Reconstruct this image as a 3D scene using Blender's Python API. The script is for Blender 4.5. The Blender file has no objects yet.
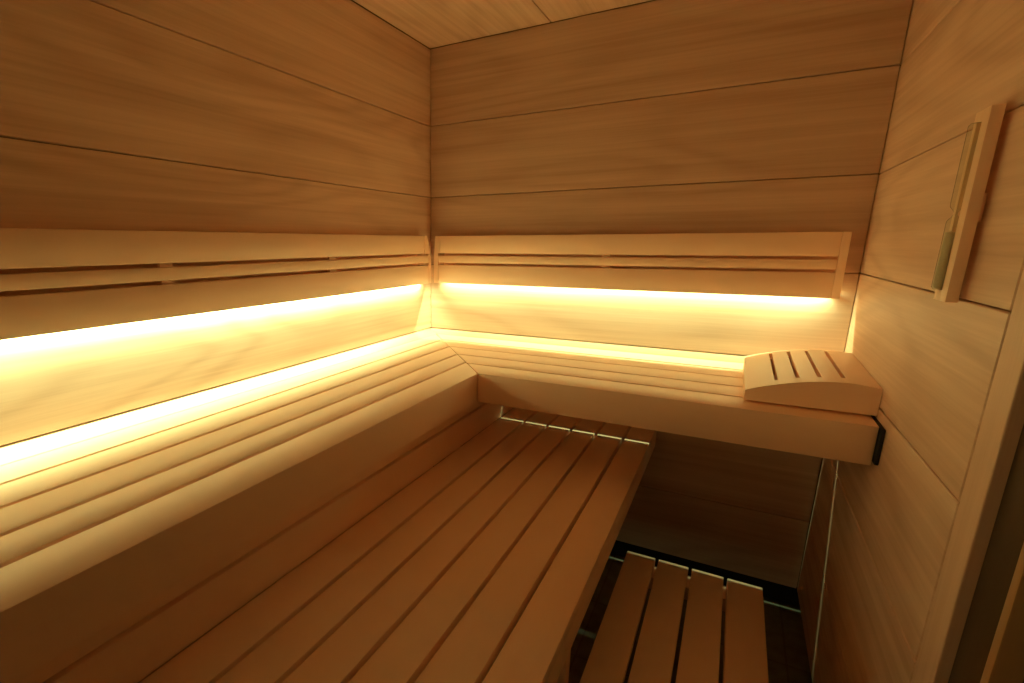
import bpy, bmesh, math, random
from mathutils import Vector, Matrix
random.seed(4)
S = bpy.context.scene
COL = S.collection
ZO = 1.52            # floor level is z = 0; heights below are given from a datum 1.52 m up
W = 1.5395           # room width
ZC = 0.5863          # ceiling
FRONT = -2.55        # wall behind the camera

# ------------------------------------------------------------------ camera, world, light
cam = bpy.data.cameras.new('camera')
co = bpy.data.objects.new('camera', cam); COL.objects.link(co)
co.location = (1.2061, -2.0692, -0.1948 + ZO)
co.rotation_euler = (math.radians(75.9417), math.radians(0.192), math.radians(30.298))
cam.sensor_fit = 'HORIZONTAL'; cam.sensor_width = 36
cam.lens = 514.346 / 1024 * 36
cam.shift_x = 82.11 / 1024; cam.shift_y = 30.36 / 1024
cam.clip_start = 0.01
S.camera = co

wd = bpy.data.worlds.new('world'); S.world = wd; wd.use_nodes = True
wd.node_tree.nodes['Background'].inputs[0].default_value = (1.0, 0.55, 0.18, 1)
wd.node_tree.nodes['Background'].inputs[1].default_value = 0.24  # warm fill light, let in through the added front pane

S.view_settings.view_transform = 'Standard'; S.view_settings.look = 'None'
S.view_settings.gamma = 1; S.view_settings.use_curve_mapping = False
S.view_settings.exposure = 0.0
try:
    S.cycles.max_bounces = 16; S.cycles.diffuse_bounces = 12; S.cycles.glossy_bounces = 6
    S.cycles.transmission_bounces = 8
    S.cycles.sample_clamp_indirect = 4
    S.cycles.caustics_reflective = False; S.cycles.caustics_refractive = False
except Exception:
    pass

LED_COL = (1.0, 1.27, 0.60)
LED_BACK_W = 4.6
LED_LEFT_W = 9.7

def strip_light(name, loc, length, width, power, along):
    l = bpy.data.lights.new(name, 'AREA'); l.shape = 'RECTANGLE'
    l.size = length; l.size_y = width; l.energy = power; l.color = LED_COL
    o = bpy.data.objects.new(name, l); COL.objects.link(o)
    o.location = (loc[0], loc[1], loc[2] + ZO)
    if along == 'y': o.rotation_euler = (0, 0, math.pi / 2)
    return o

# strips sit under the little shelf behind each backrest and shine straight down
strip_light('strip_light_back', ((0.075 + 1.468) / 2, -0.0233, -0.345), 1.468 - 0.075, 0.0025, LED_BACK_W, 'x')
strip_light('strip_light_left', (0.010, (-0.10 - 2.15) / 2, -0.360), 2.05, 0.006, LED_LEFT_W, 'y')

# ------------------------------------------------------------------ materials
def wood(name, dark, light, grain='x', contrast=1.0, plank=None, rough=0.5, ringscale=1.0, fibre=1.0, spec=0.3):
    """straight-grained veneer; grain = axis the fibres run along, plank = (axis, pitch, offset) gives each plank its own figure"""
    m = bpy.data.materials.new(name); m.use_nodes = True
    nt = m.node_tree; N = nt.nodes; L = nt.links
    b = N['Principled BSDF']
    b.inputs['Roughness'].default_value = rough
    b.inputs['Specular IOR Level'].default_value = spec
    tc = N.new('ShaderNodeTexCoord'); oi = N.new('ShaderNodeObjectInfo')
    sep = N.new('ShaderNodeSeparateXYZ')
    L.new(tc.outputs['Object'], sep.inputs[0])
    def math_(op, a, b_=None, c_=None):
        n = N.new('ShaderNodeMath'); n.operation = op
        for i, v in enumerate((a, b_, c_)):
            if v is None: continue
            if isinstance(v, (int, float)): n.inputs[i].default_value = v
            else: L.new(v, n.inputs[i])
        return n.outputs[0]
    rnd = math_('MULTIPLY', oi.outputs['Random'], 37.0)
    if plank:
        ax, pitch, off = plank
        src = sep.outputs['XYZ'.index(ax.upper())]
        idx = math_('FLOOR', math_('DIVIDE', math_('SUBTRACT', src, off), pitch))
        rnd = math_('ADD', rnd, math_('MULTIPLY', idx, 7.31))
    add = N.new('ShaderNodeVectorMath'); add.operation = 'ADD'
    cmb = N.new('ShaderNodeCombineXYZ')
    for i in range(3): L.new(rnd, cmb.inputs[i])
    L.new(tc.outputs['Object'], add.inputs[0]); L.new(cmb.outputs[0], add.inputs[1])
    def stretched(along, across):
        mp = N.new('ShaderNodeVectorMath'); mp.operation = 'MULTIPLY'
        v = [across] * 3; v['xyz'.index(grain)] = along
        mp.inputs[1].default_value = v
        L.new(add.outputs[0], mp.inputs[0]); return mp.outputs[0]
    def noise(vec, detail, rough_=0.5, dist=0.0):
        n = N.new('ShaderNodeTexNoise'); n.inputs['Scale'].default_value = 1
        n.inputs['Detail'].default_value = detail; n.inputs['Roughness'].default_value = rough_
        n.inputs['Distortion'].default_value = dist
        L.new(vec, n.inputs['Vector']); return n.outputs['Fac']
    low = noise(stretched(0.55 * ringscale, 3.2 * ringscale), 1.5, 0.45, 0.25)   # growth-ring field
    ring = math_('ADD', math_('MULTIPLY', math_('SINE', math_('MULTIPLY', low, 70.0)), 0.5), 0.5)
    ring = math_('POWER', ring, 2.0)
    band = noise(stretched(0.45, 17.0), 5, 0.65)
    fib = noise(stretched(6.0, 260.0), 3, 0.6)
    fine = noise(stretched(0.9, 75.0), 4, 0.6)
    f = math_('ADD', math_('MULTIPLY', ring, 0.22 * contrast), math_('MULTIPLY', math_('SUBTRACT', band, 0.5), 1.25 * contrast))
    f = math_('ADD', f, math_('MULTIPLY', math_('SUBTRACT', fib, 0.5), 0.45 * fibre))
    f = math_('ADD', f, math_('MULTIPLY', math_('SUBTRACT', fine, 0.5), 0.75 * contrast))
    f = math_('ADD', f, 0.42)
    f = math_('ADD', f, math_('MULTIPLY', math_('SUBTRACT', oi.outputs['Random'], 0.5), 0.25))
    mix = N.new('ShaderNodeMix'); mix.data_type = 'RGBA'; mix.clamp_factor = True
    mix.inputs[6].default_value = (*light, 1); mix.inputs[7].default_value = (*dark, 1)
    L.new(f, mix.inputs[0]); L.new(mix.outputs[2], b.inputs['Base Color'])
    bump = N.new('ShaderNodeBump'); bump.inputs['Strength'].default_value = 0.12; bump.inputs['Distance'].default_value = 0.001
    L.new(fib, bump.inputs['Height']); L.new(bump.outputs[0], b.inputs['Normal'])
    return m

def plain(name, col, rough=0.6, metal=0.0, noise_amt=0.15, scale=30.0):
    m = bpy.data.materials.new(name); m.use_nodes = True
    nt = m.node_tree; N = nt.nodes; L = nt.links; b = N['Principled BSDF']
    b.inputs['Roughness'].default_value = rough; b.inputs['Metallic'].default_value = metal
    tc = N.new('ShaderNodeTexCoord'); n = N.new('ShaderNodeTexNoise'); n.inputs['Scale'].default_value = scale
    n.inputs['Detail'].default_value = 4
    L.new(tc.outputs['Object'], n.inputs['Vector'])
    mix = N.new('ShaderNodeMix'); mix.data_type = 'RGBA'
    mix.inputs[6].default_value = (*[c * (1 - noise_amt) for c in col], 1)
    mix.inputs[7].default_value = (*[min(1, c * (1 + noise_amt)) for c in col], 1)
    L.new(n.outputs['Fac'], mix.inputs[0]); L.new(mix.outputs[2], b.inputs['Base Color'])
    return m

WD, WL = (0.65, 0.445, 0.33), (0.88, 0.67, 0.53)       # wall veneer
BD, BL = (0.95, 0.675, 0.50), (0.985, 0.775, 0.585)         # bench timber
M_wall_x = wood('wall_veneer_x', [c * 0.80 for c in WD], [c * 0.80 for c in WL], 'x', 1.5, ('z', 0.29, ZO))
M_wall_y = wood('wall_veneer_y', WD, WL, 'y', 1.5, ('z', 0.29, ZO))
M_ceil = wood('ceiling_veneer', WD, WL, 'y', 1.5, ('x', W / 3, 0.0))
M_trim = wood('trim_wood', WD, WL, 'z', 0.7)
M_bx = wood('bench_wood_x', BD, BL, 'x', 0.35, fibre=0.6, spec=0.75, rough=0.42)
M_by = wood('bench_wood_y', BD, BL, 'y', 0.35, fibre=0.6, spec=0.75, rough=0.42)
M_bz = wood('bench_wood_z', BD, BL, 'z', 0.35, fibre=0.6)
M_bmid = M_by
M_back_groove = plain('dark_batten', (0.30, 0.19, 0.12), 0.9)
M_dark = plain('shade_black', (0.035, 0.03, 0.026), 0.8)  # near-black standing in for shade in the plinth recess and lobby
M_gap = plain('gap_black', (0.012, 0.010, 0.009), 0.8)  # black standing in for the dark gap at the bench end
M_alu = plain('aluminium', (0.7, 0.7, 0.7), 0.4, 1.0, 0.05)
M_frame = wood('dark_frame_wood', (0.05, 0.028, 0.014), (0.09, 0.05, 0.026), 'z', 0.5)
M_framelt = wood('frame_edge_wood', (0.42, 0.25, 0.12), (0.52, 0.32, 0.16), 'z', 0.3)
M_sand = plain('fine_sand', (0.68, 0.63, 0.50), 0.9, 0, 0.3, 900)

def glass(name, col, rough=0.02, ior=1.45):
    m = bpy.data.materials.new(name); m.use_nodes = True
    b = m.node_tree.nodes['Principled BSDF']
    b.inputs['Base Color'].default_value = (*col, 1); b.inputs['Roughness'].default_value = rough
    b.inputs['IOR'].default_value = ior; b.inputs['Transmission Weight'].default_value = 1.0
    return m
M_glass = glass('clear_glass', (0.95, 0.97, 0.93))
M_bronze = glass('bronze_glass', (0.02, 0.015, 0.012), 0.05)

def pane():
    m = bpy.data.materials.new('clear_pane'); m.use_nodes = True
    nt = m.node_tree; N = nt.nodes; L = nt.links; N.remove(N['Principled BSDF'])
    tr = N.new('ShaderNodeBsdfTransparent'); tr.inputs[0].default_value = (0.9, 0.92, 0.9, 1)
    gl = N.new('ShaderNodeBsdfGlossy'); gl.inputs['Roughness'].default_value = 0.02
    fr = N.new('ShaderNodeFresnel'); fr.inputs['IOR'].default_value = 1.45
    mx = N.new('ShaderNodeMixShader'); L.new(fr.outputs[0], mx.inputs[0]); L.new(tr.outputs[0], mx.inputs[1]); L.new(gl.outputs[0], mx.inputs[2])
    L.new(mx.outputs[0], N['Material Output'].inputs['Surface']); return m
M_pane = pane()
def tube_glass():
    m = bpy.data.materials.new('tube_glass'); m.use_nodes = True
    nt = m.node_tree; N = nt.nodes; L = nt.links; N.remove(N['Principled BSDF'])
    tr = N.new('ShaderNodeBsdfTransparent'); tr.inputs[0].default_value = (0.93, 0.95, 0.90, 1)
    gl = N.new('ShaderNodeBsdfGlossy'); gl.inputs['Roughness'].default_value = 0.04
    lw = N.new('ShaderNodeLayerWeight'); lw.inputs['Blend'].default_value = 0.05
    mx = N.new('ShaderNodeMixShader'); L.new(lw.outputs['Fresnel'], mx.inputs[0]); L.new(tr.outputs[0], mx.inputs[1]); L.new(gl.outputs[0], mx.inputs[2])
    L.new(mx.outputs[0], N['Material Output'].inputs['Surface']); return m
M_tube = tube_glass()
def tiles():
    m = bpy.data.materials.new('floor_tile'); m.use_nodes = True
    nt = m.node_tree; N = nt.nodes; L = nt.links; b = N['Principled BSDF']
    b.inputs['Roughness'].default_value = 0.45
    tc = N.new('ShaderNodeTexCoord')
    br = N.new('ShaderNodeTexBrick'); br.offset = 0.0
    br.inputs['Scale'].default_value = 1; br.inputs['Brick Width'].default_value = 0.3; br.inputs['Row Height'].default_value = 0.3
    br.inputs['Mortar Size'].default_value = 0.003
    br.inputs['Color1'].default_value = (0.26, 0.27, 0.22, 1); br.inputs['Color2'].default_value = (0.29, 0.30, 0.25, 1)
    br.inputs['Mortar'].default_value = (0.2, 0.2, 0.17, 1)
    L.new(tc.outputs['Object'], br.inputs['Vector'])
    n = N.new('ShaderNodeTexNoise'); n.inputs['Scale'].default_value = 22; n.inputs['Detail'].default_value = 6
    L.new(tc.outputs['Object'], n.inputs['Vector'])
    mx = N.new('ShaderNodeMix'); mx.data_type = 'RGBA'; mx.blend_type = 'OVERLAY'; mx.inputs[0].default_value = 0.5
    L.new(br.outputs['Color'], mx.inputs[6]); L.new(n.outputs['Fac'], mx.inputs[7])
    L.new(mx.outputs[2], b.inputs['Base Color'])
    return m
M_floor = tiles()

# ------------------------------------------------------------------ mesh helpers (world coordinates, z from the datum)
def prism(bm, pts, z0, z1, bev=0.0, seg=2):
    """convex polygon pts (x, y), extruded from z0 to z1"""
    t = bmesh.new()
    lo = [t.verts.new((x, y, z0 + ZO)) for x, y in pts]; hi = [t.verts.new((x, y, z1 + ZO)) for x, y in pts]
    n = len(pts)
    t.faces.new(lo[::-1]); t.faces.new(hi)
    for i in range(n): t.faces.new((lo[i], lo[(i + 1) % n], hi[(i + 1) % n], hi[i]))
    merge(bm, t, bev, seg)
def merge(bm, t, bev=0.0, seg=2):
    bmesh.ops.recalc_face_normals(t, faces=t.faces)
    if bev: bmesh.ops.bevel(t, geom=list(t.edges), offset=bev, segments=seg, profile=0.5, affect='EDGES', clamp_overlap=True)
    me = bpy.data.meshes.new('tmp'); t.to_mesh(me); t.free(); bm.from_mesh(me); bpy.data.meshes.remove(me)
def box(bm, x0, x1, y0, y1, z0, z1, bev=0.0, seg=2):
    prism(bm, [(x0, y0), (x1, y0), (x1, y1), (x0, y1)], z0, z1, bev, seg)
def profile(bm, pts, axis, a0, a1, bev=0.0, seg=2):
    """polygon in the plane normal to axis; pts are (u, z) with u = y for axis 'x', x for axis 'y'"""
    t = bmesh.new()
    def P(a, u, z): return (a, u, z + ZO) if axis == 'x' else (u, a, z + ZO)
    lo = [t.verts.new(P(a0, u, z)) for u, z in pts]; hi = [t.verts.new(P(a1, u, z)) for u, z in pts]
    n = len(pts); t.faces.new(lo[::-1]); t.faces.new(hi)
    for i in range(n): t.faces.new((lo[i], lo[(i + 1) % n], hi[(i + 1) % n], hi[i]))
    merge(bm, t, bev, seg)
def lshape(bm, pts, axis, near, far, bev=0.0018):
    t = bmesh.new()
    def P(a, u, z): return (a, u, z + ZO) if axis == 'x' else (u, a, z + ZO)
    lo = [t.verts.new(P(near(u), u, z)) for u, z in pts]; hi = [t.verts.new(P(far(u), u, z)) for u, z in pts]
    n = len(pts); t.faces.new(lo[::-1]); t.faces.new(hi)
    for i in range(n): t.faces.new((lo[i], lo[(i + 1) % n], hi[(i + 1) % n], hi[i]))
    merge(bm, t, bev, 2)
def lathe(bm, prof, cx, cy, seg=24, axis_tilt=None):
    rings = []
    for r, z in prof:
        if r < 1e-6: rings.append([bm.verts.new((cx, cy, z + ZO))])
        else: rings.append([bm.verts.new((cx + r * math.cos(2 * math.pi * k / seg), cy + r * math.sin(2 * math.pi * k / seg), z + ZO)) for k in range(seg)])
    for a, b in zip(rings, rings[1:]):
        for k in range(seg):
            k2 = (k + 1) % seg
            if len(a) == 1 and len(b) == 1: continue
            if len(a) == 1: bm.faces.new((a[0], b[k], b[k2]))
            elif len(b) == 1: bm.faces.new((a[k], b[0], a[k2]))
            else: bm.faces.new((a[k], b[k], b[k2], a[k2]))
    bmesh.ops.recalc_face_normals(bm, faces=bm.faces)

def wloc(o):
    v = Vector((0, 0, 0))
    while o: v += Vector(o.location); o = o.parent
    return v
def obj(name, bm, mat, parent=None, smooth=True, origin=None):
    off = wloc(parent) if parent else Vector((0, 0, 0))
    o0 = Vector(origin) if origin else None
    if o0 is None:                                  # origin in the middle of the piece
        xs = [v.co for v in bm.verts]
        o0 = Vector([(min(c[i] for c in xs) + max(c[i] for c in xs)) / 2 for i in range(3)])
    for v in bm.verts: v.co -= o0
    me = bpy.data.meshes.new(name); bm.to_mesh(me); bm.free()
    me.materials.append(mat)
    if smooth:
        try: me.shade_smooth_by_angle = None
        except Exception: pass
    o = bpy.data.objects.new(name, me); COL.objects.link(o)
    if parent: o.parent = parent
    o.location = o0 - off
    if smooth:
        for p in me.polygons: p.use_smooth = True
        try: me.set_sharp_from_angle(angle=math.radians(35))
        except Exception: pass
    return o
def struct(name, bm, mat, origin=(0, 0, 0)):
    o = obj(name, bm, mat, None, False, origin); o['kind'] = 'structure'; return o
def thing(name, label, cat, loc, group=None):
    o = bpy.data.objects.new(name, None); COL.objects.link(o); o.empty_display_size = 0.1
    o.location = (loc[0], loc[1], loc[2] + ZO); o['label'] = label; o['category'] = cat
    if group: o['group'] = group
    return o
def tag(o, label, cat, group=None):
    o['label'] = label; o['category'] = cat
    if group: o['group'] = group
NB = bmesh.new

# ------------------------------------------------------------------ room shell
ZS = [0.29 * k for k in range(-5, 3)]                # plank joints at multiples of 0.29
SEAT = -0.604
G = 0.0027                                           # joint between wall planks
def planks(bm, face, zlist, depth=0.012):
    for z0, z1 in zlist: face(bm, z0 + G / 2, z1 - G / 2, depth)
zb = [(-1.434, -1.16), (-1.16, -0.87), (-0.87, -0.58), (-0.58, -0.29), (-0.29, 0.0), (0.0, 0.29), (0.29, ZC)]

bm = NB()
for z0, z1 in zb: box(bm, -0.014, 0.0, FRONT, 0.0 + 0.02, z0 + G / 2, z1 - G / 2, 0.0018, 1)
struct('wall_left', bm, M_wall_y)
bm = NB(); box(bm, -0.07, -0.0142, FRONT, 0.08, -1.43, ZC + 0.05)
struct('wall_left_core', bm, M_back_groove)
bm = NB()
for z0, z1 in zb:
    if z1 <= -0.579 and z0 < -0.7: box(bm, 0.0016, W - 0.0016, 0.025, 0.033, z0 + G / 2, z1 - G / 2 if z1 < -0.8 else -0.66, 0.0018, 1)
    elif z0 < -0.5 and z0 > -0.6: box(bm, 0.0016, W - 0.0016, 0.0, 0.018, z0 + G / 2, z1 - G / 2, 0.0018, 1)
    else: box(bm, 0.0016, W - 0.0016, 0.0, 0.018, z0 + G / 2, z1 - G / 2, 0.0018, 1)
box(bm, 0.0016, W - 0.0016, 0.0, 0.018, SEAT, -0.58 - G / 2, 0.0)
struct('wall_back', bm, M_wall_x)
bm = NB(); box(bm, -0.07, W + 0.07, 0.0335, 0.08, -1.43, ZC + 0.05); box(bm, 0, W, 0.0185, 0.0334, -0.66, ZC)
struct('wall_back_core', bm, M_back_groove)
TR0, TR1 = -1.0545, -1.1275
bm = NB()
for z0, z1 in zb: box(bm, W, W + 0.014, TR0 + 0.002, 0.019, z0 + G / 2, z1 - G / 2, 0.0018, 1)
struct('wall_right', bm, M_wall_y)
bm = NB(); box(bm, W + 0.0142, W + 0.07, TR1 + 0.002, 0.08, -1.43, ZC + 0.05)
struct('wall_right_core', bm, M_back_groove)
bm = NB(); box(bm, W, W + 0.018, TR1, TR0 - 0.002, -1.49, ZC, 0.002, 2)
struct('trim_1', bm, M_trim)
bm = NB(); box(bm, -0.07, 0.56, FRONT - 0.05, FRONT, -1.52, ZC)
for z0, z1 in zb: box(bm, -0.014, 0.56, FRONT, FRONT + 0.012, z0 + G / 2, z1 - G / 2, 0.0018, 1)
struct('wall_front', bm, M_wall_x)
# unseen clear pane added beside it to let the warm world fill in
bm = NB(); box(bm, 0.565, W + 0.3, FRONT - 0.03, FRONT - 0.022, -1.51, ZC)
struct('fill_opening', bm, M_pane)
# plinth recess under the wall panels, its shade put in as near-black colour
bm = NB()
box(bm, -0.07, W + 0.09, 0.055, 0.08, -1.52, -1.43)
box(bm, -0.07, -0.045, FRONT, 0.055, -1.52, -1.43)
box(bm, W + 0.03, W + 0.07, TR1, 0.055, -1.52, -1.43)
struct('baseboard_back', bm, M_dark)
bm = NB()
for k in range(3): box(bm, W / 3 * k + G / 2, W / 3 * (k + 1) - G / 2, FRONT, 0.0, ZC + 0.0006, ZC + 0.015, 0.0012, 1)
box(bm, W, W + 0.3, FRONT, 0.0, ZC + 0.003, ZC + 0.015)
struct('ceiling', bm, M_ceil)
bm = NB(); box(bm, -0.07, W + 0.3, FRONT - 0.05, 0.08, ZC + 0.0152, ZC + 0.06)
struct('ceiling_core', bm, M_back_groove)
bm = NB(); box(bm, -0.1, W + 1.2, FRONT - 0.05, 0.08, -1.56, -1.52)
struct('floor', bm, M_floor)

# door in the right wall: dark jamb, pale edge bead, bronze glass
d = bpy.data.objects.new('door_1', None); COL.objects.link(d); d['kind'] = 'structure'; d.location = (W, -1.13, 0)
bm = NB(); box(bm, W + 0.016, W + 0.075, -1.212, TR1 + 0.002, -1.52, ZC, 0.0015); obj('door_jamb', bm, M_frame, d)
bm = NB(); box(bm, W + 0.012, W + 0.075, -1.232, -1.213, -1.52, ZC, 0.003); obj('edge_bead', bm, M_framelt, d)
bm = NB(); box(bm, W + 0.04, W + 0.048, FRONT + 0.1, -1.233, -1.51, ZC - 0.01, 0.001); obj('door_glass', bm, M_bronze, d)
bm = NB(); box(bm, W + 0.02, W + 0.075, FRONT + 0.013, FRONT + 0.0999, -1.52, ZC, 0.002); obj('door_jamb', bm, M_frame, d)
# unseen lobby behind the glass, its darkness put in as near-black colour
bm = NB(); box(bm, W + 1.1, W + 1.2, FRONT, 0.08, -1.52, ZC); box(bm, W + 0.08, W + 1.1, -0.5, -0.45, -1.52, ZC)
box(bm, W + 0.3, W + 1.2, FRONT - 0.05, FRONT, -1.52, ZC); box(bm, W + 0.3, W + 1.2, FRONT, 0.08, ZC, ZC + 0.06)
struct('wall_lobby', bm, M_dark)

# ------------------------------------------------------------------ upper benches
TH = 0.026
def mit(x): return -0.13 - (x - 0.1327) * 1.196      # mitre line between the two benches
def mitx(y): return 0.1327 + (-0.13 - y) / 1.196
g = 0.0095; mg = 0.0022
YF = FRONT + 0.02
FD = -0.70

lb = thing('sauna_bench', 'upper slatted bench along the left wall, running to the mitred corner', 'bench', (0.27, -1.3, -1.52))
edges_l = [(0.0005, 0.0397), (0.0412, 0.1327 - g / 2), (0.1327 + g / 2, 0.2327 - g / 2), (0.2327 + g / 2, 0.3306 - g / 2), (0.3306 + g / 2, 0.4187 - g / 2), (0.4187 + g / 2, 0.525)]
for i, (a, b) in enumerate(edges_l):
    bm = NB()
    if i == 5:
        Lp = [(a, SEAT), (b, SEAT), (b, FD), (b - 0.026, FD), (b - 0.026, SEAT - TH), (a, SEAT - TH)]
        lshape(bm, Lp, 'y', lambda u: YF, lambda u: mit(u) - mg)
        obj('front_slat', bm, M_by, lb); continue
    if i: prism(bm, [(a, YF), (b, YF), (b, mit(b) - mg), (a, min(-0.012, mit(a) - mg))], SEAT - TH, SEAT, 0.0016)
    else: lshape(bm, [(a, SEAT - TH), (b, SEAT - TH), (b, SEAT), (a, -0.583)], 'y', lambda u: YF, lambda u: -0.0128, 0.0004)      # filler against the wall, slope added to catch the strip light
    obj('seat_slat' if i else 'light_catch_filler', bm, M_by, lb)
for x in (0.06, 0.40):
    bm = NB(); box(bm, x, x + 0.04, YF, -0.16, -0.69, SEAT - TH - 0.0006, 0.002); obj('support_rail', bm, M_by, lb)

bb = thing('sauna_bench', 'upper slatted bench along the back wall, carrying the curved headrest', 'bench', (1.0, -0.3, -1.52))
XR = 1.5308
eb = [(-0.0138, -0.1222), (-0.1368, -0.2486 + g / 2), (-0.2486 - g / 2, -0.3658 + g / 2), (-0.3658 - g / 2, -0.484 + g / 2), (-0.484 - g / 2, -0.5995)]
for i, (a, b) in enumerate(eb):
    bm = NB()
    if i == 4:
        Lp = [(a, SEAT), (b, SEAT), (b, FD), (b + 0.026, FD), (b + 0.026, SEAT - TH), (a, SEAT - TH)]
        lshape(bm, Lp, 'x', lambda u: mitx(u) + mg, lambda u: XR)
        obj('front_slat', bm, M_bx, bb); continue
    prism(bm, [(mitx(b) + mg, b), (W - 0.001 if i == 0 else XR, b), (W - 0.001 if i == 0 else XR, a), (max(0.042 if i == 0 else 0.012, mitx(a) + mg), a)], SEAT - TH, SEAT, 0.0016)
    obj('seat_slat', bm, M_bx, bb)
for y in (-0.30, -0.50):
    bm = NB(); box(bm, 0.45, XR, y, y + 0.04, -0.69, SEAT - TH - 0.0006, 0.002); obj('support_rail', bm, M_bx, bb)
bm = NB(); box(bm, XR + 0.0006, W - 0.0003, -0.620, -0.50, -0.690, SEAT - 0.0004, 0.0015); obj('gap_strip', bm, M_gap, bb)  # made-up black strip standing in for the dark gap at the wall
bm = NB(); box(bm, 0.09, W - 0.001, 0.003, 0.0185, -0.655, -0.6245, 0.0); obj('slit_batten', bm, M_bx, bb)  # unseen batten added for the light slit along the wall
bm = NB(); profile(bm, [(-0.0001, SEAT - 0.006), (-0.0108, SEAT - 0.006), (-0.0108, SEAT - 0.0006), (-0.0004, -0.583), (-0.0001, -0.583)], 'x', 0.0008, W - 0.001); obj('light_catch_filler', bm, M_bx, bb)  # tapered bead added to catch the strip light and bound its slit

# riser boards closing the space below the left bench
rs = thing('riser_panel', 'two horizontal riser boards below the upper left bench', 'panel', (0.44, -1.2, -1.52))
bm = NB(); box(bm, 0.432, 0.458, YF, -0.012, -0.774, -0.6925, 0.0015); obj('riser_board', bm, M_by, rs)
bm = NB(); box(bm, 0.432, 0.458, YF, -0.012, -0.8765, -0.783, 0.0015); obj('riser_board', bm, M_by, rs)
for y in (-0.55, -1.35, -2.2):
    bm = NB(); box(bm, 0.39, 0.4315, y - 0.02, y + 0.02, -1.52, -0.6925, 0.002); obj('upright_post', bm, M_bz, rs)

# ------------------------------------------------------------------ lower bench
lo = thing('sauna_bench', 'lower slatted bench in front of the left upper bench', 'bench', (0.74, -1.2, -1.52))
LZ = -0.8772
el = [0.4585, 0.5588, 0.6513, 0.743, 0.8346, 0.929, 1.0168]
for i in range(6):
    a = el[i] + (g / 2 if i else 0); b = el[i + 1] - (g / 2 if i < 5 else 0)
    bm = NB(); box(bm, a, b, YF, -0.014, LZ - TH, LZ, 0.0018); obj('seat_slat', bm, M_by, lo)
bm = NB(); box(bm, 1.0165 - TH, 1.0163, YF, -0.014, LZ - 0.088, LZ - TH - 0.0004, 0.002); obj('front_board', bm, M_by, lo)
for y in (-0.02, -1.0, -1.9):
    bm = NB(); box(bm, 0.47, 0.985, y - 0.035, y, LZ - 0.075, LZ - TH - 0.0004, 0.002); obj('cross_rail', bm, M_bx, lo)
    bm = NB(); box(bm, 0.93, 0.98, y - 0.075, y - 0.036, -1.52, LZ - TH - 0.001, 0.002); obj('leg', bm, M_bz, lo) if y < -0.5 else bm.free()

# ------------------------------------------------------------------ step
st = thing('sauna_step', 'low slatted step stool on the dark floor beside the lower bench', 'step stool', (1.196, -0.9, -1.52))
SZ = -1.229
ew = [0.998, 1.0935, 1.194, 1.2945, 1.3946]
for i in range(4):
    a = ew[i] + (0.005 if i else 0); b = ew[i + 1] - (0.005 if i < 3 else 0)
    bm = NB(); box(bm, a, b, -1.25, -0.364, SZ - 0.026, SZ, 0.0025); obj('step_slat', bm, M_by, st)
for y in (-0.442, -1.24):
    bm = NB(); box(bm, 1.003, 1.389, y, y + 0.068, SZ - 0.07, SZ - 0.0264, 0.002); obj('cross_rail', bm, M_bx, st)
for x in (1.008, 1.34):
    for y in (-0.437, -1.237):
        bm = NB(); box(bm, x, x + 0.045, y, y + 0.062, -1.52, SZ - 0.0704, 0.002); obj('leg', bm, M_bz, st)

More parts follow.
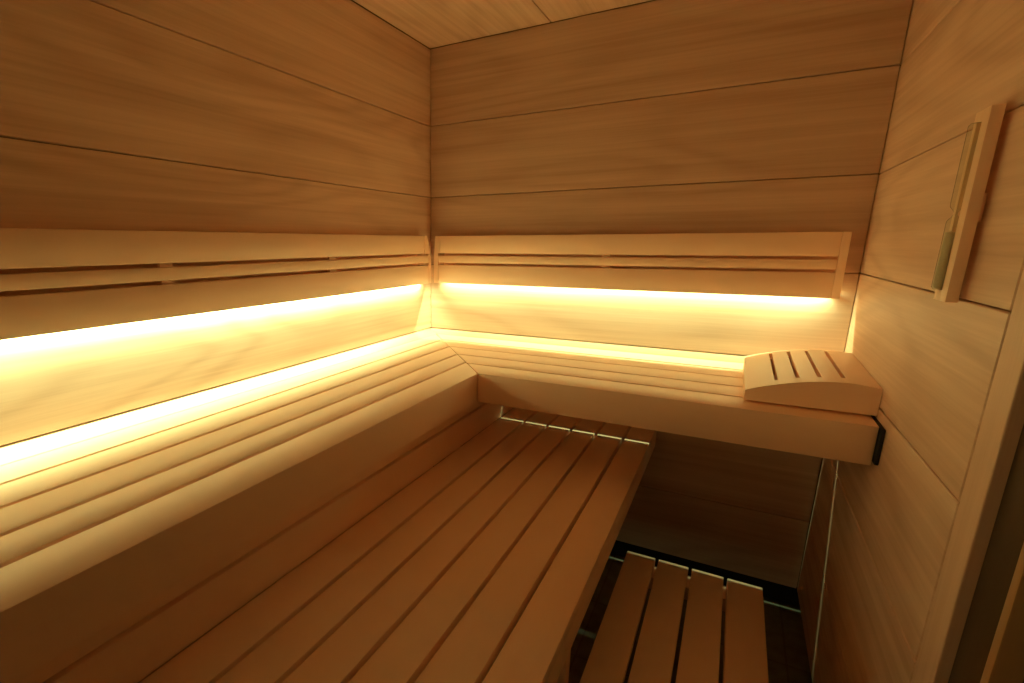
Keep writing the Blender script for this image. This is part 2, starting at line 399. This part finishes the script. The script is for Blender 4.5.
# ------------------------------------------------------------------ backrests
def curve_end(u_top, u_bot, z_top, z_bot, flip):
    pts = []
    for k in range(9):
        t = k / 8; z = z_top + (z_bot - z_top) * t
        pts.append((u_bot + (u_top - u_bot) * (1 - math.sin(t * math.pi / 2)), z))
    return pts
def backrest(axis, label, u0, u1, top_cut, spacers, wall_led):
    """axis 'x': on the back wall, u = x; axis 'y': on the left wall, u = y (u0 far end at the corner)"""
    FACE = 0.045; T = 0.0115 if axis == 'x' else 0.0135
    s = 1 if axis == 'x' else -1
    loc = ((u0 + u1) / 2, -0.02, -0.27) if axis == 'x' else (0.02, (u0 + u1) / 2, -0.27)
    r = thing('backrest', label, 'backrest', loc)
    mat = M_bx if axis == 'x' else M_by
    def pb(bm, a0, a1, d0, d1, z0, z1, bev=0.0015):
        if axis == 'x': box(bm, min(a0, a1), max(a0, a1), -d1, -d0, z0, z1, bev)
        else: box(bm, d0, d1, min(a0, a1), max(a0, a1), z0, z1, bev)
    CW = 0.022                                           # end stiles
    # rails between the slots
    for z0, z1 in ((-0.2385, -0.1655), (-0.2785, -0.2482), (-0.3672, -0.2883)):
        bm = NB(); pb(bm, u0 + s * (CW + (0 if z0 > -0.25 and z1 > -0.2 else 0)) + s * top_cut * (1 if z1 > -0.2 else 0.0), u1 - s * CW, FACE - T, FACE, z0, z1, 0.0026)
        obj('backrest_rail', bm, mat, r)
    # stile at the corner end, its edge cut in a curve towards the top
    ce = curve_end(u0 + s * top_cut, u0, -0.1655, -0.29, s) + [(u0, -0.3672)]
    inner = [(u0 + s * (CW), -0.3672), (u0 + s * CW, -0.24), (u0 + s * (CW + top_cut), -0.2385), (u0 + s * (CW + top_cut), -0.1655)]
    bm = NB(); tri = bmesh.new()
    def P(u, d, z): return (u, -d, z + ZO) if axis == 'x' else (d, u, z + ZO)
    poly = ce + inner
    fr = [tri.verts.new(P(u, FACE, z)) for u, z in poly]; bk = [tri.verts.new(P(u, FACE - T, z)) for u, z in poly]
    tri.faces.new(fr); tri.faces.new(bk[::-1]); n = len(poly)
    for i in range(n): tri.faces.new((fr[i], fr[(i + 1) % n], bk[(i + 1) % n], bk[i]))
    merge(bm, tri)
    obj('end_stile', bm, M_bz, r)
    bm = NB(); pb(bm, u1 - s * CW, u1, FACE - T, FACE, -0.3672, -0.1655, 0.0018); obj('end_stile', bm, M_bz, r)
    for c_ in spacers:
        for z0, z1 in ((-0.2475, -0.239), (-0.2875, -0.279)):
            bm = NB(); pb(bm, c_ - 0.016, c_ + 0.016, FACE - T - 0.001, FACE - 0.007, z0 + 0.0002, z1 - 0.0002, 0.0003); obj('spacer', bm, mat, r)
    # back panel, top cap and light shelf close the box behind the rails
    e0 = u0 + s * (CW + 0.004 + top_cut * 0.8)
    bm = NB(); pb(bm, e0, u1 - s * 0.012, 0.001, 0.008, -0.325, -0.18, 0.001); obj('back_panel', bm, mat, r)
    bm = NB(); pb(bm, e0, u1 - s * 0.012, 0.0006, FACE - T - 0.0006, -0.179, -0.168, 0.001); obj('top_cap', bm, mat, r)
    bm = NB(); pb(bm, e0, u1 - s * 0.012, 0.0006, FACE - T - 0.0006, (-0.342 if axis == 'x' else -0.357), -0.3255, 0.001); obj('light_shelf', bm, mat, r)
    # end blocks shutting the light channel
    bm = NB(); pb(bm, u0 + s * 0.004, u0 + s * 0.022, 0.0006, FACE - T - 0.0006, -0.3668, -0.3575, 0.001); obj('end_block', bm, mat, r)
    bm = NB(); pb(bm, u1 - s * 0.02, u1 - s * 0.004, 0.0006, FACE - T - 0.0006, -0.3668, -0.3575, 0.001); obj('end_block', bm, mat, r)
    # aluminium strip profile under the shelf
    zs = -0.345 if axis == 'x' else -0.360
    bm = NB(); pb(bm, u0 + s * 0.026, u1 - s * 0.026, wall_led - 0.0055, wall_led + 0.0055, zs + 0.0006, zs + 0.0028, 0.0004); obj('strip_profile', bm, M_alu, r)
    if axis == 'y':       # unseen inner lip added to cut the strip's light on the bench
        bm = NB(); pb(bm, u0 + s * 0.026, u1 - s * 0.026, 0.0130, FACE - T - 0.0004, -0.3672, -0.3630, 0.0004); obj('cutoff_lip', bm, mat, r)
    return r
backrest('x', 'slotted wooden backrest on the back wall, ending short of the right wall', 0.0435, 1.4945, 0.008, (0.782,), 0.0233)
backrest('y', 'long slotted wooden backrest on the left wall, leaving the frame at left', -0.071, FRONT + 0.03, 0.034, (-0.715, -1.31, -1.95), 0.010)

# ------------------------------------------------------------------ headrest
hr = thing('headrest', 'curved wooden headrest with four slots on the right end of the back bench', 'headrest', (1.40, -0.3, SEAT))
HX0, HX1, HYB, HYF = 1.2645, 1.5385, -0.1165, -0.527
def lerp_tab(tab, x):
    for (x0, a), (x1, b) in zip(tab, tab[1:]):
        if x <= x1:
            t = (x - x0) / (x1 - x0); return a + (b - a) * t
    return tab[-1][1]
def hsmooth(x, l, h, top):      # arched section
    t = (x - HX0) / (HX1 - HX0)
    return l + (top - l) * math.sin(min(1, t / 0.78) * math.pi / 2) ** 0.9 if t < 0.78 else top + (h - top) * ((t - 0.78) / 0.22) ** 1.5 * 1
def ztop(x, y):
    t = (y - HYB) / (HYF - HYB)
    zbk = hsmooth(x, -0.561, -0.521, -0.518); zft = hsmooth(x, -0.572, -0.533, -0.526)
    return zbk + (zft - zbk) * t
slots = [(1.3325, 0.0042), (1.3775, 0.0042), (1.4225, 0.0042), (1.4705, 0.0042)]
SY0, SY1 = -0.140, -0.478
def hpiece(bm, x0, x1, y0, y1, zbot, nx=4, from_top=None):
    t = bmesh.new(); xs = [x0 + (x1 - x0) * k / nx for k in range(nx + 1)]
    rows = {}
    for k, x in enumerate(xs):
        for j, y in enumerate((y0, y1)):
            zt = ztop(x, y); zl = zbot if from_top is None else zt - from_top
            rows[k, j, 1] = t.verts.new((x, y, zt + ZO)); rows[k, j, 0] = t.verts.new((x, y, zl + ZO))
    for k in range(nx):
        for q in (0, 1):
            t.faces.new((rows[k, 0, q], rows[k + 1, 0, q], rows[k + 1, 1, q], rows[k, 1, q]))
        for j in (0, 1):
            t.faces.new((rows[k, j, 0], rows[k + 1, j, 0], rows[k + 1, j, 1], rows[k, j, 1]))
    t.faces.new([rows[0, 0, 0], rows[0, 0, 1], rows[0, 1, 1], rows[0, 1, 0]])
    t.faces.new([rows[nx, 0, 0], rows[nx, 0, 1], rows[nx, 1, 1], rows[nx, 1, 0]])
    merge(bm, t)
bm = NB(); hpiece(bm, HX0, HX1, HYF, HYF + 0.018, SEAT + 0.0056, 22); obj('front_cheek', bm, M_bx, hr)
bm = NB(); box(bm, HX0 + 0.006, HX1 - 0.003, HYF + 0.022, HYF + 0.05, SEAT + 0.0005, SEAT + 0.03, 0.001); obj('base_runner', bm, M_bx, hr)
bm = NB(); hpiece(bm, HX0, HX1, -0.154, -0.138, SEAT + 0.0006, 22)
for v in bm.verts:
    if v.co.z > SEAT + ZO + 0.02: v.co.z -= 0.0143
obj('rear_cheek', bm, M_bx, hr)
bm = NB(); hpiece(bm, HX0 + 0.0005, HX0 + 0.016, HYF + 0.0181, -0.1545, SEAT + 0.0006, 2, None)
for v in bm.verts:
    if v.co.z > SEAT + ZO + 0.02: v.co.z -= 0.0143
obj('side_cheek', bm, M_by, hr)
xs = [HX0] + [v for s_, h_ in slots for v in (s_ - h_, s_ + h_)] + [HX1]
for i in range(0, len(xs), 2):
    bm = NB(); hpiece(bm, xs[i], xs[i + 1], HYF + 0.0181, HYB, 0, 6, 0.014); obj('top_slat', bm, M_by, hr)
for s_, h_ in slots:      # short closing pieces at the two ends of every slot
    bm = NB(); hpiece(bm, s_ - h_ + 0.0001, s_ + h_ - 0.0001, HYF + 0.0181, SY1, 0, 2, 0.013); obj('slot_filler', bm, M_by, hr)
    bm = NB(); hpiece(bm, s_ - h_ + 0.0001, s_ + h_ - 0.0001, SY0, HYB, 0, 2, 0.013)
    obj('slot_filler', bm, M_by, hr)
bm = NB(); hpiece(bm, HX1 - 0.018, HX1 - 0.0001, HYF + 0.0181, -0.1545, SEAT + 0.0006, 2, None)
for v in bm.verts:
    if v.co.z > SEAT + ZO + 0.03: v.co.z -= 0.0143
obj('side_cheek', bm, M_by, hr)

# ------------------------------------------------------------------ sand timer
tm = thing('sand_timer', 'sauna sand timer on the right wall, wooden block holding a glass tube', 'sand timer', (W, -0.83, -0.14))
Y0, Y1, Z0, Z1, TT = -0.889, -0.826, -0.294, 0.008, 0.025
gy0, gy1 = -0.860, -0.839                                # groove for the tube
bm = NB()
prism(bm, [(W - 0.009, Y0), (W - 0.009, Y1), (W - TT, Y1), (W - TT, gy1), (W - TT * 0.66, gy1), (W - TT * 0.66, gy0), (W - TT, gy0), (W - TT, Y0)], Z0, Z1, 0.0006)
obj('block', bm, M_bz, tm)
bm = NB(); box(bm, W - 0.0088, W - 0.0004, -0.872, -0.842, -0.165, -0.12, 0.001); obj('wall_mount', bm, M_bz, tm)
for a, b in ((Z0, Z0 + 0.018), (Z1 - 0.018, Z1)):
    bm = NB(); box(bm, W - TT, W - TT * 0.66 - 0.0002, gy0 + 0.0002, gy1 - 0.0002, a, b, 0.001); obj('block_end', bm, M_bz, tm)
CX, CY = W - 0.0275, -0.8495
R0 = 0.0092; zl, zh = Z0 + 0.0185, Z1 - 0.0185; zm = -0.150
def tube(dr):
    rr = R0 - dr
    P = [(0, zl + dr), (rr * 0.7, zl + dr), (rr, zl + 0.004 + dr * .5)]
    P += [(rr, zm - 0.014)]
    for k in range(1, 8):
        t = k / 8; P.append((0.0022 - dr * 0.5 + (rr - 0.0022) * (0.5 + 0.5 * math.cos(math.pi * t)), zm - 0.014 + 0.014 * t))
    P.append((0.0022 - dr * 0.5, zm))
    for k in range(7, 0, -1):
        t = k / 8; P.append((0.0022 - dr * 0.5 + (rr - 0.0022) * (0.5 + 0.5 * math.cos(math.pi * t)), zm + 0.014 - 0.014 * t))
    P += [(rr, zm + 0.014), (rr, zh - 0.004 - dr * .5), (rr * 0.7, zh - dr), (0, zh - dr)]
    return P
bm = NB(); lathe(bm, tube(0), CX, CY, 24)
obj('glass_tube', bm, M_tube, tm)
bm = NB(); rs_ = R0 - 0.0014
lathe(bm, [(0, zl + 0.0015), (rs_ * 0.7, zl + 0.0015), (rs_, zl + 0.005), (rs_, zm - 0.030), (0, zm - 0.0285)], CX, CY, 24)
obj('sand', bm, M_sand, tm)
